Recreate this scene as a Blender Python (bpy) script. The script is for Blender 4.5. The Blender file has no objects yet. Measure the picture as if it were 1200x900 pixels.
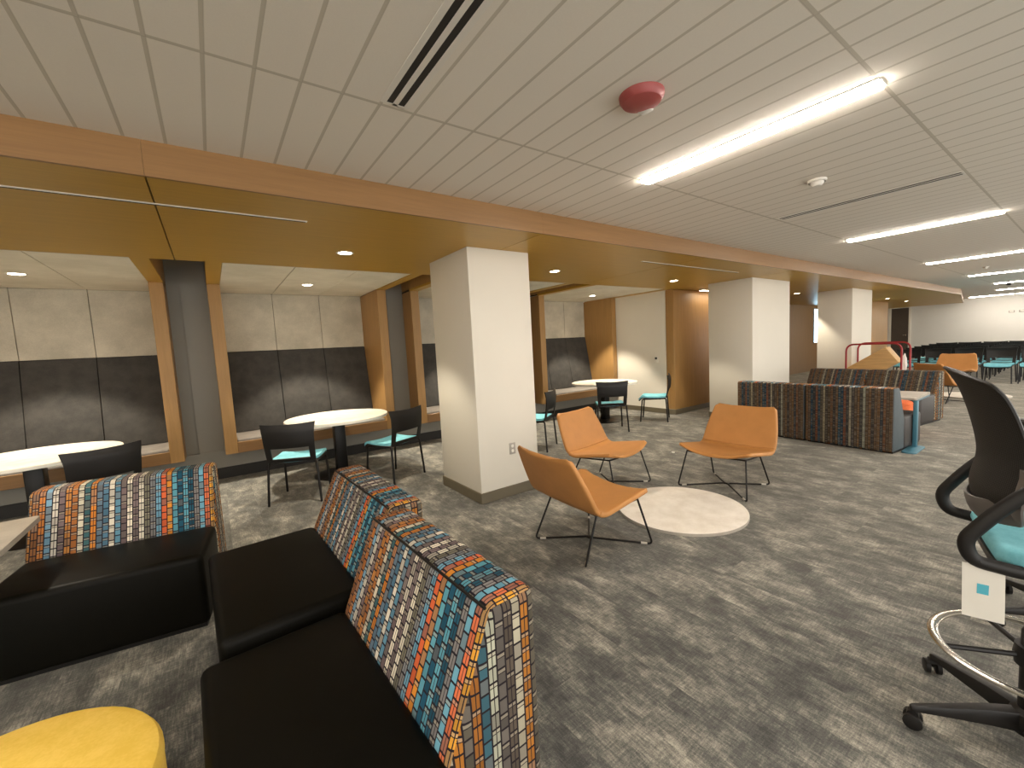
import bpy, bmesh, math, random
from mathutils import Vector, Matrix, noise
C = bpy.context.scene.collection
PI = math.pi
random.seed(7)

# ------------------------------------------------------------------ materials
def lin(c):
    return tuple((x/255/12.92 if x/255 <= .04045 else ((x/255+.055)/1.055)**2.4) for x in c)+(1,)

class NT:
    def __init__(s, name):
        s.m = bpy.data.materials.new(name); s.m.use_nodes = True
        s.t = s.m.node_tree; s.t.nodes.clear()
        s.out = s.n('ShaderNodeOutputMaterial'); s.b = s.n('ShaderNodeBsdfPrincipled')
        s.l(s.b.outputs[0], s.out.inputs[0])
    def n(s, k, **kw):
        x = s.t.nodes.new(k)
        for a, v in kw.items(): setattr(x, a, v)
        return x
    def l(s, a, b): s.t.links.new(a, b)
    def put(s, sock, v):
        if hasattr(v, 'is_linked'): s.l(v, sock)
        else: sock.default_value = v
    def math(s, op, a, b=0.0, c=None):
        x = s.n('ShaderNodeMath', operation=op); s.put(x.inputs[0], a); s.put(x.inputs[1], b)
        if c is not None: s.put(x.inputs[2], c)
        return x.outputs[0]
    def mix(s, f, a, b, blend='MIX'):
        x = s.n('ShaderNodeMix', data_type='RGBA', blend_type=blend)
        s.put(x.inputs[0], f); s.put(x.inputs[6], a); s.put(x.inputs[7], b)
        return x.outputs[2]
    def coord(s, which='Object'):
        return s.n('ShaderNodeTexCoord').outputs[which]
    def mapped(s, v, scale=(1,1,1), rot=(0,0,0), loc=(0,0,0)):
        x = s.n('ShaderNodeMapping'); s.l(v, x.inputs[0])
        x.inputs['Scale'].default_value = scale; x.inputs['Rotation'].default_value = rot; x.inputs['Location'].default_value = loc
        return x.outputs[0]
    def noise(s, v, scale=5, detail=4, rough=.5):
        x = s.n('ShaderNodeTexNoise'); s.l(v, x.inputs['Vector'])
        x.inputs['Scale'].default_value = scale; x.inputs['Detail'].default_value = detail; x.inputs['Roughness'].default_value = rough
        return x.outputs[0]
    def ramp(s, f, stops, interp='LINEAR'):
        x = s.n('ShaderNodeValToRGB'); s.l(f, x.inputs[0]); e = x.color_ramp
        e.interpolation = interp
        while len(e.elements) < len(stops): e.elements.new(.5)
        for k, (p, c) in enumerate(stops): e.elements[k].position = p; e.elements[k].color = c
        return x.outputs[0]
    def bump(s, h, strength=.2, dist=.002):
        x = s.n('ShaderNodeBump'); x.inputs['Strength'].default_value = strength; x.inputs['Distance'].default_value = dist
        s.l(h, x.inputs['Height']); s.l(x.outputs[0], s.b.inputs['Normal'])
    def fin(s, col, rough=.6, metal=0, spec=.5):
        s.put(s.b.inputs['Base Color'], col); s.put(s.b.inputs['Roughness'], rough)
        s.b.inputs['Metallic'].default_value = metal; s.b.inputs['Specular IOR Level'].default_value = spec
        return s.m

def flat(name, rgb, rough=.6, metal=0, spec=.5, var=.06, scale=6, bump=0, bscale=200):
    t = NT(name); v = t.coord()
    nz = t.noise(v, scale, 4)
    c = lin(rgb); d = tuple(x*(1-var) for x in c[:3])+(1,); u = tuple(min(1, x*(1+var)) for x in c[:3])+(1,)
    col = t.ramp(nz, [(.3, d), (.7, u)])
    if bump: t.bump(t.noise(v, bscale, 3), bump, .002)
    return t.fin(col, rough, metal, spec)

def wood(name, rgb, axis=2, rough=.42, contrast=.10):
    t = NT(name); v = t.coord()
    sc = [22, 22, 22]; sc[axis] = 1.1
    a = t.noise(t.mapped(v, tuple(sc)), 1.6, 6, .6)
    sc2 = [90, 90, 90]; sc2[axis] = 3
    b = t.noise(t.mapped(v, tuple(sc2)), 1.5, 3, .5)
    f = t.math('ADD', t.math('MULTIPLY', a, .7), t.math('MULTIPLY', b, .3))
    c = lin(rgb); d = tuple(x*(1-contrast) for x in c[:3])+(1,); u = tuple(x*(1+contrast) for x in c[:3])+(1,)
    return t.fin(t.ramp(f, [(.35, d), (.65, u)]), rough, 0, .35)

def emis(name, rgb, strength):
    t = NT(name); t.put(t.b.inputs['Base Color'], (.8, .8, .8, 1))
    t.b.inputs['Emission Color'].default_value = lin(rgb); t.b.inputs['Emission Strength'].default_value = strength
    return t.m

def stripe_fabric(name, palette, w, h, dark, seed=0.0, grey=.18):
    """woven brick-and-stripe upholstery; UV in metres, u across the stripes"""
    t = NT(name); uv = t.n('ShaderNodeUVMap').outputs[0]
    sp = t.n('ShaderNodeSeparateXYZ'); t.l(uv, sp.inputs[0])
    u = t.math('DIVIDE', sp.outputs[0], w); i = t.math('FLOOR', u); fu = t.math('FRACT', u)
    n = len(palette)
    k = t.math('FRACT', t.math('DIVIDE', t.math('ADD', i, .5), n))
    base = t.ramp(k, [((q+.0)/n, lin(c)) for q, c in enumerate(palette)], 'CONSTANT')
    wn = t.n('ShaderNodeTexWhiteNoise', noise_dimensions='2D')
    cb = t.n('ShaderNodeCombineXYZ'); t.l(i, cb.inputs[0]); cb.inputs[1].default_value = seed; t.l(cb.outputs[0], wn.inputs['Vector'])
    vv = t.math('ADD', t.math('DIVIDE', sp.outputs[1], h), t.math('MULTIPLY', t.math('ADD', t.math('MODULO', t.math('ABSOLUTE', i), 2.0), t.math('MULTIPLY', wn.outputs[0], .3)), .5))
    j = t.math('FLOOR', vv); fv = t.math('FRACT', vv)
    wn2 = t.n('ShaderNodeTexWhiteNoise', noise_dimensions='2D')
    cb2 = t.n('ShaderNodeCombineXYZ'); t.l(i, cb2.inputs[0]); t.l(j, cb2.inputs[1]); t.l(cb2.outputs[0], wn2.inputs['Vector'])
    r = wn2.outputs[0]
    col = t.mix(t.math('MULTIPLY', t.math('GREATER_THAN', r, 1-grey), .55), base, lin((120, 112, 105)))
    col = t.mix(1.0, col, t.ramp(t.math('FRACT', t.math('MULTIPLY', r, 7.3)), [(0, (.72, .72, .72, 1)), (1, (1.1, 1.1, 1.1, 1))]), 'MULTIPLY')
    # a short cross bar of another tone near the end of many bricks
    bar = t.math('MULTIPLY', t.math('GREATER_THAN', fv, .74), t.math('LESS_THAN', r, .45))
    col = t.mix(t.math('MULTIPLY', bar, .5), col, lin((170, 160, 140)))
    e = t.math('LESS_THAN', fu, .18)
    e = t.math('MAXIMUM', e, t.math('LESS_THAN', fv, .14))
    mid = t.math('MULTIPLY', t.math('LESS_THAN', t.math('ABSOLUTE', t.math('SUBTRACT', fu, .58)), .05), t.math('GREATER_THAN', wn.outputs[0], .55))
    e = t.math('MAXIMUM', e, mid)
    e = t.math('MAXIMUM', e, t.math('MULTIPLY', bar, t.math('LESS_THAN', fv, .80)))
    col = t.mix(e, col, lin(dark))
    t.bump(t.math('SUBTRACT', 1.0, e), .25, .001)
    return t.fin(col, .85, 0, .2)

def carpet_mat():
    t = NT('carpet'); v = t.coord()
    br = t.n('ShaderNodeTexBrick'); t.l(t.mapped(v, (1, 1, 1), (0, 0, PI/2)), br.inputs['Vector'])
    br.inputs['Scale'].default_value = 1; br.inputs['Mortar Size'].default_value = 0; br.inputs['Brick Width'].default_value = 1.0
    br.inputs['Row Height'].default_value = .25; br.inputs['Color1'].default_value = (0, 0, 0, 1); br.inputs['Color2'].default_value = (1, 1, 1, 1)
    br.offset = .33
    sc = t.n('ShaderNodeVectorMath', operation='SCALE'); t.l(br.outputs[0], sc.inputs[0]); sc.inputs['Scale'].default_value = .32
    cb = t.n('ShaderNodeVectorMath', operation='ADD'); t.l(v, cb.inputs[0]); t.l(sc.outputs[0], cb.inputs[1]); vo = cb.outputs[0]
    big = t.noise(t.mapped(vo, (4.4, 2.5, 1)), 1.3, 10, .72)
    sy = t.noise(t.mapped(vo, (130, 14, 1)), 1.0, 5, .65)
    sx = t.noise(t.mapped(vo, (16, 130, 1)), 1.0, 4, .65)
    fine = t.noise(v, 210, 2)
    f = t.math('ADD', t.math('MULTIPLY', big, .62), t.math('MULTIPLY', sy, .25))
    f = t.math('ADD', f, t.math('MULTIPLY', sx, .18)); f = t.math('ADD', f, t.math('MULTIPLY', fine, .14))
    col = t.ramp(f, [(.50, lin((72, 73, 73))), (.585, lin((98, 99, 96))), (.65, lin((134, 132, 124))), (.74, lin((188, 182, 168)))])
    t.bump(fine, .4, .003)
    t.b.inputs['Sheen Weight'].default_value = .45; t.b.inputs['Sheen Roughness'].default_value = .45
    t.b.inputs['Sheen Tint'].default_value = lin((214, 204, 184))
    return t.fin(col, .95, 0, .1)

def ceiling_mat():
    t = NT('ceiling_tile'); v = t.coord()
    sp = t.n('ShaderNodeSeparateXYZ'); t.l(v, sp.inputs[0])
    fx = t.math('FRACT', t.math('DIVIDE', t.math('ADD', sp.outputs[0], .56+.009+16), .16))
    fy = t.math('FRACT', t.math('DIVIDE', t.math('ADD', sp.outputs[1], -.63+.009+12.8), 1.28))
    gx = t.math('LESS_THAN', fx, .08); gy = t.math('LESS_THAN', fy, .012)
    g = t.math('MAXIMUM', gx, gy)
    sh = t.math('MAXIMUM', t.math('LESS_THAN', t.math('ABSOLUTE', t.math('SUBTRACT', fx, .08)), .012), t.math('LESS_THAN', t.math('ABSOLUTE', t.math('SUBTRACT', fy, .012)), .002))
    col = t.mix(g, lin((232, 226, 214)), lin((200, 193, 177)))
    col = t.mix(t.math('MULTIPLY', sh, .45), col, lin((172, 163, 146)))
    col = t.mix(t.math('MULTIPLY', t.noise(v, 160, 2), .10), col, lin((150, 145, 135)))
    t.bump(g, .3, .004)
    return t.fin(col, .8, 0, .25)

def felt_mat(name, a, b, rough=.9, scale=3):
    t = NT(name); v = t.coord()
    n1 = t.noise(v, scale, 6, .6); n2 = t.noise(v, 120, 2)
    f = t.math('ADD', t.math('MULTIPLY', n1, .75), t.math('MULTIPLY', n2, .25))
    t.bump(n2, .2, .001)
    return t.fin(t.ramp(f, [(.38, lin(a)), (.62, lin(b))]), rough, 0, .2)

def mesh_back_mat():
    t = NT('black_mesh'); v = t.coord()
    sp = t.n('ShaderNodeSeparateXYZ'); t.l(v, sp.inputs[0])
    a = t.math('FRACT', t.math('MULTIPLY', sp.outputs[0], 180)); b = t.math('FRACT', t.math('MULTIPLY', sp.outputs[2], 180))
    g = t.math('MULTIPLY', t.math('GREATER_THAN', a, .35), t.math('GREATER_THAN', b, .35))
    t.bump(g, .4, .001)
    return t.fin(t.mix(g, lin((52, 50, 47)), lin((24, 23, 22))), .7, 0, .3)

WOOD = wood('honey_wood', (168, 130, 80), 2)
WOODX = wood('honey_wood_long', (142, 107, 68), 0)
WOODS = wood('soffit_wood_bounce_tint', (188, 148, 58), 0, .38, .06)  # fascia wood, yellowed and lightened to imitate reflected light on the underside
WOODR = wood('brown_wood_panel', (138, 112, 86), 2)
BOARD = wood('pale_oak_board', (196, 158, 104), 1, .5, .18)
PAINT = flat('white_paint', (226, 221, 208), .7, var=.015, scale=2)
PAINTW = flat('far_white_paint', (222, 220, 212), .7, var=.015, scale=2)
GREYP = flat('grey_paint', (152, 149, 140), .7, var=.03, scale=2)
TAUPE = flat('taupe_rubber', (104, 96, 78), .5, var=.04)
BLACKB = flat('black_rubber', (38, 35, 31), .5, var=.05)
CARPET = carpet_mat(); CEIL = ceiling_mat()
FELT = felt_mat('pale_grey_felt', (180, 175, 160), (206, 200, 184))
FELTC = felt_mat('ceiling_felt_bounce_lit', (214, 209, 194), (230, 225, 211))  # same felt as the wall panels, lightened to imitate downlight bounce
DARKF = felt_mat('charcoal_upholstery', (66, 65, 63), (78, 76, 73), .85, 8)
BENCHF = felt_mat('grey_bench_fabric', (122, 117, 112), (138, 133, 126), .8, 8)
LEATHER = flat('black_vinyl', (15, 14, 10), .46, spec=.1, var=.08, scale=30, bump=.12, bscale=350)
DKTEAL = flat('grey_teal_vinyl', (70, 80, 84), .6, var=.06, scale=20)
DKVINYL = flat('charcoal_vinyl', (60, 56, 54), .5, var=.06, scale=20)
BLK = flat('black_plastic', (26, 24, 23), .45, spec=.4, var=.05)
BLKM = flat('black_metal', (22, 20, 19), .4, metal=.3, spec=.5, var=.04)
TURQ = felt_mat('turquoise_fabric', (112, 182, 196), (132, 200, 212), .85, 12)
TAN = flat('tan_leather', (190, 134, 76), .5, spec=.35, var=.05, scale=9, bump=.08, bscale=260)
LAM = felt_mat('pale_laminate', (232, 224, 210), (250, 244, 233), .45, 7)
LAMT = felt_mat('pale_table_laminate', (206, 196, 180), (226, 217, 203), .45, 7)
GLAM = felt_mat('grey_laminate', (168, 160, 148), (184, 176, 163), .45, 7)
YEL = felt_mat('yellow_fabric', (240, 200, 84), (250, 212, 104), .85, 15)
ORNG = felt_mat('orange_fabric', (214, 104, 60), (230, 122, 76), .85, 15)
CHROME = flat('polished_steel', (205, 200, 192), .22, metal=1, var=.03)
ALU = flat('brushed_aluminium', (170, 165, 155), .4, metal=.4, var=.03)
GREYPL = flat('grey_plastic', (96, 92, 90), .5, var=.04)
WHITEPL = flat('white_plastic', (226, 222, 212), .5, var=.02)
REDP = flat('red_plastic', (160, 74, 72), .45, var=.04)
REDM = flat('red_painted_steel', (150, 36, 42), .4, metal=.1, var=.04)
TEAL = flat('teal_painted_steel', (72, 122, 140), .4, metal=.15, var=.04)
PAPER = flat('paper', (228, 224, 214), .8, var=.02, scale=14)
PAPERT = flat('turquoise_print', (84, 176, 196), .8, var=.03)
DARKSLOT = flat('dark_slot', (40, 36, 30), .8)
DOORM = flat('dark_brown_door', (78, 66, 54), .6, var=.05)
GLIDE = flat('pale_glide', (190, 184, 172), .5)
PLASTICW = flat('cloudy_wrap', (222, 214, 208), .4, var=.05, scale=20)
LIGHTM = emis('light_diffuser', (255, 243, 230), 54.0)
DOWNM = emis('downlight_lens', (255, 240, 216), 30.0)
WASHM = emis('washer_lens', (255, 240, 216), 15.0)
SKYM = emis('daylight_pane', (186, 232, 255), 5)

PAL = [(218,158,58),(214,116,76),(112,168,190),(132,128,126),(36,84,104),(96,160,178),(34,84,106),(96,160,178),
       (214,140,52),(214,104,62),(112,160,184),(126,128,130),(118,114,98),(222,216,196),(128,112,112),(226,218,198),
       (122,104,104),(98,146,170),(222,214,196),(84,122,146),(98,118,134),(212,134,54),(66,106,112),(220,212,190),(176,112,60),
       (200,136,70),(124,108,110),(224,218,204),(120,160,186),(196,124,62),(150,102,64),(172,120,66)]
PALD = [(112,84,58),(98,78,60),(40,74,92),(58,62,64),(128,76,50),(48,78,94),(92,84,72),(150,142,116),(72,66,60),(84,70,52),
        (116,86,60),(64,62,60),(106,82,58),(42,76,92),(38,66,84),(124,74,52),(64,64,64),(156,150,128),(76,72,70),(88,72,56),
        (110,84,56),(66,66,64),(158,160,142),(92,76,58),(116,88,58),(70,66,62),(104,82,60),(120,90,58),(60,66,70),(112,78,54),(90,74,58),(104,82,58)]
PALS = [(96,90,84),(176,176,156),(60,96,108),(156,100,44),(92,86,74),(172,112,46),(176,168,146),(90,80,70)]
FAB = stripe_fabric('stripe_fabric', PAL, .0285, .041, (38, 33, 40))
FABD = stripe_fabric('stripe_fabric_reverse', PALD, .0285, .014, (52, 46, 42), 3, .1)
FABS = stripe_fabric('stripe_fabric_side', PALS, .030, .046, (36, 30, 34), 5, .2)

# ------------------------------------------------------------------ mesh helpers
def new(): return bmesh.new()
def setm(faces, mi):
    for f in faces: f.material_index = mi
def box(bm, x0, x1, y0, y1, z0, z1, bev=0, seg=2, mi=0):
    r = bmesh.ops.create_cube(bm, size=1); vs = r['verts']
    for v in vs:
        v.co = Vector((x0 if v.co.x < 0 else x1, y0 if v.co.y < 0 else y1, z0 if v.co.z < 0 else z1))
    fs = set(f for v in vs for f in v.link_faces); setm(fs, mi)
    if bev:
        es = list({e for v in vs for e in v.link_edges})
        r = bmesh.ops.bevel(bm, geom=es, offset=bev, segments=seg, profile=.5, affect='EDGES', clamp_overlap=True)
        setm(r['faces'], mi)
    return vs
def frame_of(t):
    t = t.normalized(); a = Vector((0, 0, 1)) if abs(t.z) < .9 else Vector((1, 0, 0))
    x = a.cross(t).normalized(); return x, t.cross(x)
def fillet(pts, r, n=5):
    pts = [Vector(p) for p in pts]; out = [pts[0]]
    for a, b, c in zip(pts, pts[1:], pts[2:]):
        d1 = (a-b); d2 = (c-b); q = min(r, d1.length*.45, d2.length*.45)
        p1 = b+d1.normalized()*q; p2 = b+d2.normalized()*q
        for k in range(n+1):
            s = k/n; out.append(p1*(1-s)**2+b*2*s*(1-s)+p2*s*s)
    return out+[pts[-1]]
def tube(bm, pts, r, n=8, closed=False, flat_=None, mi=0, cap=True):
    """sweep a circle (or an ellipse flat_=(a,b,axis)) along pts with a carried frame"""
    pts = [Vector(p) for p in pts]; m = len(pts); rings = []; x = None
    for i, p in enumerate(pts):
        if closed: t = pts[(i+1) % m]-pts[i-1]
        else: t = pts[min(i+1, m-1)]-pts[max(i-1, 0)]
        t.normalize()
        if flat_: x = Vector(flat_[2]) - t*t.dot(Vector(flat_[2])); x.normalize()
        elif x is None: x, _ = frame_of(t)
        else: x = (x-t*x.dot(t)).normalized()
        y = t.cross(x); rr = r[i] if isinstance(r, (list, tuple)) else r
        a, b = (flat_[0], flat_[1]) if flat_ else (rr, rr)
        rings.append([bm.verts.new(p+x*math.cos(2*PI*k/n)*a+y*math.sin(2*PI*k/n)*b) for k in range(n)])
    fs = []
    for i in range(m if closed else m-1):
        A = rings[i]; B = rings[(i+1) % m]
        for k in range(n): fs.append(bm.faces.new((A[k], A[(k+1) % n], B[(k+1) % n], B[k])))
    if not closed and cap: fs.append(bm.faces.new(rings[0][::-1])); fs.append(bm.faces.new(rings[-1]))
    setm(fs, mi)
def lathe(bm, prof, n=40, c=(0, 0, 0), mi=0):
    rings = []; c = Vector(c); fs = []
    for r, z in prof:
        if r < 1e-6: rings.append([bm.verts.new(c+Vector((0, 0, z)))])
        else: rings.append([bm.verts.new(c+Vector((r*math.cos(2*PI*k/n), r*math.sin(2*PI*k/n), z))) for k in range(n)])
    for A, B in zip(rings, rings[1:]):
        for k in range(n):
            k2 = (k+1) % n
            if len(A) == 1 and len(B) == 1: continue
            if len(A) == 1: fs.append(bm.faces.new((A[0], B[k2], B[k])))
            elif len(B) == 1: fs.append(bm.faces.new((A[k], A[k2], B[0])))
            else: fs.append(bm.faces.new((A[k], A[k2], B[k2], B[k])))
    setm(fs, mi)
def prism(bm, poly, x0, x1, bev=0, seg=3, mi=0):
    """poly in (y,z) extruded along x"""
    A = [bm.verts.new((x0, y, z)) for y, z in poly]; B = [bm.verts.new((x1, y, z)) for y, z in poly]
    n = len(poly); fs = [bm.faces.new(A), bm.faces.new(B[::-1])]
    for k in range(n): fs.append(bm.faces.new((A[k], B[k], B[(k+1) % n], A[(k+1) % n])))
    setm(fs, mi)
    if bev:
        es = list({e for f in fs for e in f.edges})
        bmesh.ops.bevel(bm, geom=es, offset=bev, segments=seg, profile=.5, affect='EDGES', clamp_overlap=True)
def sheet(bm, fn, nu, nv, thick, mi=0, skip=None):
    """closed thin shell about the surface fn(u,v), u,v in 0..1"""
    def nrm(u, v):
        e = 1e-3; return ((fn(u+e, v)-fn(u-e, v)).cross(fn(u, v+e)-fn(u, v-e))).normalized()
    T, B = {}, {}
    for i in range(nu+1):
        for j in range(nv+1):
            u, v = i/nu, j/nv; p = fn(u, v); q = nrm(u, v)
            T[i, j] = bm.verts.new(p+q*thick/2); B[i, j] = bm.verts.new(p-q*thick/2)
    on = lambda i, j: 0 <= i < nu and 0 <= j < nv and not (skip and skip((i+.5)/nu, (j+.5)/nv))
    fs = []
    for i in range(nu):
        for j in range(nv):
            if not on(i, j): continue
            fs.append(bm.faces.new((T[i, j], T[i+1, j], T[i+1, j+1], T[i, j+1])))
            fs.append(bm.faces.new((B[i, j], B[i, j+1], B[i+1, j+1], B[i+1, j])))
            for (di, dj, a, b) in ((-1, 0, (i, j), (i, j+1)), (1, 0, (i+1, j+1), (i+1, j)), (0, -1, (i+1, j), (i, j)), (0, 1, (i, j+1), (i+1, j+1))):
                if not on(i+di, j+dj): fs.append(bm.faces.new((T[a], T[b], B[b], B[a])))
    setm(fs, mi)
    bmesh.ops.delete(bm, geom=[v for v in list(T.values())+list(B.values()) if not v.link_faces], context='VERTS')
def rounded_slab(bm, x0, x1, y0, y1, z0, z1, r, bev=.004, n=6, mi=0):
    pts = []
    for cx, cy, a0 in ((x1-r, y1-r, 0), (x0+r, y1-r, 90), (x0+r, y0+r, 180), (x1-r, y0+r, 270)):
        for k in range(n+1):
            a = math.radians(a0+90*k/n); pts.append((cx+r*math.cos(a), cy+r*math.sin(a)))
    A = [bm.verts.new((x, y, z0)) for x, y in pts]; B = [bm.verts.new((x, y, z1)) for x, y in pts]
    m = len(pts); top = bm.faces.new(B); bot = bm.faces.new(A[::-1]); fs = [top, bot]
    for k in range(m): fs.append(bm.faces.new((A[k], A[(k+1) % m], B[(k+1) % m], B[k])))
    setm(fs, mi)
    if bev:
        es = list(top.edges)+list(bot.edges)
        bmesh.ops.bevel(bm, geom=es, offset=bev, segments=3, profile=.5, affect='EDGES', clamp_overlap=True)
def obj(name, bm, mats, parent=None, loc=None, smooth=35, recalc=True):
    if recalc: bmesh.ops.recalc_face_normals(bm, faces=bm.faces)
    me = bpy.data.meshes.new(name); bm.to_mesh(me); bm.free()
    for m in (mats if isinstance(mats, (list, tuple)) else [mats]): me.materials.append(m)
    if smooth:
        for p in me.polygons: p.use_smooth = True
        me.set_sharp_from_angle(angle=math.radians(smooth))
    o = bpy.data.objects.new(name, me); C.objects.link(o)
    if parent: o.parent = parent
    if loc: o.location = loc
    return o
def tag(o, label, cat, group=None):
    o['label'] = label; o['category'] = cat
    if group: o['group'] = group
    return o
def thing(name, label, cat, loc=(0, 0, 0), ang=None, group=None):
    o = bpy.data.objects.new(name, None); C.objects.link(o); o.empty_display_size = .1
    o.location = loc
    if ang is not None: o.rotation_euler.z = math.radians(ang-90)   # local +y points along ang
    return tag(o, label, cat, group)
def struct(name, bm, mats, parent=None, smooth=None):
    o = obj(name, bm, mats, parent, smooth=smooth)
    if not parent: o['kind'] = 'structure'
    return o
def dup(root, label=None, loc=None, ang=None, group=None):
    r = root.copy(); C.objects.link(r)
    if loc: r.location = loc
    if ang is not None: r.rotation_euler.z = math.radians(ang-90)
    if label: r['label'] = label
    if group: r['group'] = group
    for ch in list(root.children):
        c = ch.copy(); C.objects.link(c); c.parent = r
        for g in list(ch.children):
            d = g.copy(); C.objects.link(d); d.parent = c
    return r

# ------------------------------------------------------------------ camera
YAW, PIT, ROL, FPX, H = .953586567, -.0884524382, .0534932795, 491.896, 1.5
fw = Vector((math.cos(YAW)*math.cos(PIT), math.sin(YAW)*math.cos(PIT), math.sin(PIT)))
r0 = Vector((math.sin(YAW), -math.cos(YAW), 0)); d0 = fw.cross(r0)
rt = r0*math.cos(ROL)+d0*math.sin(ROL); dn = -r0*math.sin(ROL)+d0*math.cos(ROL)
cam = bpy.data.cameras.new('camera'); co = bpy.data.objects.new('camera', cam); C.objects.link(co)
M = Matrix((rt, -dn, -fw)).transposed().to_4x4(); M.translation = (0, 0, H); co.matrix_world = M
cam.sensor_width = 36; cam.lens = FPX*36/1200; cam.clip_start = .02; cam.clip_end = 100
bpy.context.scene.camera = co

# ------------------------------------------------------------------ setting
ZC, ZS, YF = 2.605, 2.437, 2.77           # ceiling, soffit underside, fascia line
XN, XF, YR = -6.0, 29.0, -3.2             # near wall, far wall, open right edge
PX, PY = 7.32, 4.81                       # corner of the wood pier beside the last alcove
def slab(bm, poly, z0, z1, mi=0):
    A = [bm.verts.new((x, y, z0)) for x, y in poly]; B = [bm.verts.new((x, y, z1)) for x, y in poly]; n = len(poly)
    fs = [bm.faces.new(A[::-1]), bm.faces.new(B)]+[bm.faces.new((A[k], A[(k+1) % n], B[(k+1) % n], B[k])) for k in range(n)]
    setm(fs, mi)
BX, BY = 20.4, 3.85                       # the fascia turns away here and meets the far wall at BY
def yfas(x): return YF if x <= BX else YF+(BY-YF)*(x-BX)/(XF-BX)
bm = new(); box(bm, XN-.2, XF+.2, YR-.2, 7.4, -.12, 0); struct('floor', bm, CARPET)
bm = new(); box(bm, XN-.15, XN, YR-.2, 7.4, 0, 3.2); struct('wall_near', bm, PAINT)
bm = new(); slab(bm, [(XN-.2, YR-.2), (XF+.2, YR-.2), (XF+.2, BY+.05), (XF, BY+.025), (BX, YF+.025), (XN-.2, YF+.025)], ZC, ZC+.08); struct('ceiling', bm, CEIL)
bm = new(); box(bm, XF, XF+.15, YR-.2, 7.4, 0, 3.2); struct('wall_far', bm, PAINTW)
# dropped soffit over the alcoves: fascia board and underside panels, tinted for reflected light, with open joints
bm = new()
seams = [XN, -2.73, -.18, 2.37, 4.92, 7.47, 10.0, 12.6, 15.2, 17.8, 20.4, 23.0, 26.0, XF]
for a, b in zip(seams, seams[1:]): slab(bm, [(a+.004, yfas(a)+.022), (b-.004, yfas(b)+.022), (b-.004, 4.87), (a+.004, 4.87)], ZS, ZS+.03)
slab(bm, [(XN, YF+.03), (BX, YF+.03), (XF, BY+.03), (XF, 4.86), (XN, 4.86)], ZS+.032, 2.70, 1)
BAYS = [(-5.06, -2.90), (-2.51, -.36), (.04, 2.20), (2.59, 4.75), (5.14, 7.30)]
JW = .13
for k, (a, b) in enumerate(BAYS):
    box(bm, a, a+JW, 4.865, 6.26, ZS, ZS+.03); box(bm, b-JW, b, 4.865, 6.26, ZS, ZS+.03)
box(bm, PX+.02, XF, 4.865, 7.2, ZS+.001, ZS+.03)
struct('soffit_beam', bm, [WOODS, DARKSLOT])
bm = new()
for a, b in zip(seams, seams[1:]): slab(bm, [(a+.0006, yfas(a)), (b-.0006, yfas(b)), (b-.0006, yfas(b)+.02), (a+.0006, yfas(a)+.02)], ZS-.004, ZC)
struct('trim_1', bm, WOODX)
# cover above the open slots between the alcoves
bm = new(); box(bm, XN-.2, PX+.1, 4.86, 7.4, 3.1, 3.2); box(bm, XN-.2, XF+.2, 4.78, 4.86, 2.70, 3.2); struct('ceiling_void', bm, GREYP)
# left wall: grey piers between the alcoves and a low plinth beneath them
bm = new()
box(bm, XN, PX, 6.56, 6.62, 0, .36)
ends = [XN]+[v for p in BAYS for v in p]
for a, b in zip(ends[0::2], ends[1::2]): box(bm, a, b, 6.60, 6.75, 0, 3.1)
for a, b in zip(ends[2::2], ends[3::2]): box(bm, a+.13, b, 6.57, 6.60, 0, 3.1)
box(bm, XN, PX, 7.2, 7.4, 0, 3.1)
struct('wall_left', bm, GREYP)
bm = new(); box(bm, XN, PX, 6.535, 6.565, 0, .14, .003, 1); struct('baseboard_left', bm, BLACKB)
# white side wall of the last alcove, wood pier and back wall beyond
bm = new(); box(bm, PX, PX+.12, 5.0, 7.2, 0, ZS); struct('wall_alcove_side', bm, PAINT)
bm = new(); box(bm, PX-.012, PX, 5.0, 6.53, 0, .10, .003, 1); struct('baseboard_side', bm, TAUPE)
bm = new(); box(bm, PX, 10.4, PY, 5.0, 0, ZS, .02, 3); box(bm, 10.28, 10.4, 5.0, 6.3, 0, ZS); struct('wall_pier', bm, WOOD, smooth=35)
bm = new(); box(bm, PX-.012, 10.41, PY-.012, 4.995, 0, .10, .003, 1); struct('baseboard_pier', bm, TAUPE)
WX0, WX1, WZ0, WZ1 = 18.45, 19.10, 1.05, 2.30
bm = new()
box(bm, 10.4, WX0, 6.3, 6.42, 0, ZS); box(bm, WX1, 19.4, 6.3, 6.42, 0, ZS); box(bm, WX0, WX1, 6.3, 6.42, 0, WZ0); box(bm, WX0, WX1, 6.3, 6.42, WZ1, ZS)
struct('wall_back', bm, WOODR)
bm = new(); box(bm, WX0, WX1, 6.36, 6.38, WZ0, WZ1)
w1 = struct('window_1', bm, SKYM)
bm = new()
for a, b, c, d in ((WX0-.02, WX0, WZ0-.03, WZ1+.03), (WX1, WX1+.03, WZ0-.03, WZ1+.03)): box(bm, a, b, 6.27, 6.36, c, d)
box(bm, WX0, WX1, 6.27, 6.36, WZ0-.03, WZ0); box(bm, WX0, WX1, 6.27, 6.36, WZ1, WZ1+.03)
obj('window_frame', bm, ALU, w1, smooth=None)
bm = new(); box(bm, 19.35, 21.3, PY, 5.0, 0, ZS, .02, 3); box(bm, 21.18, 21.3, 5.0, 7.2, 0, ZS); struct('wall_pier_far', bm, WOOD, smooth=35)
bm = new(); box(bm, 21.28, XF, 7.1, 7.3, 0, ZS); struct('wall_back_far', bm, PAINTW)
bm = new(); box(bm, XF-.05, XF-.005, 5.73, 6.40, .005, 2.40)
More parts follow.
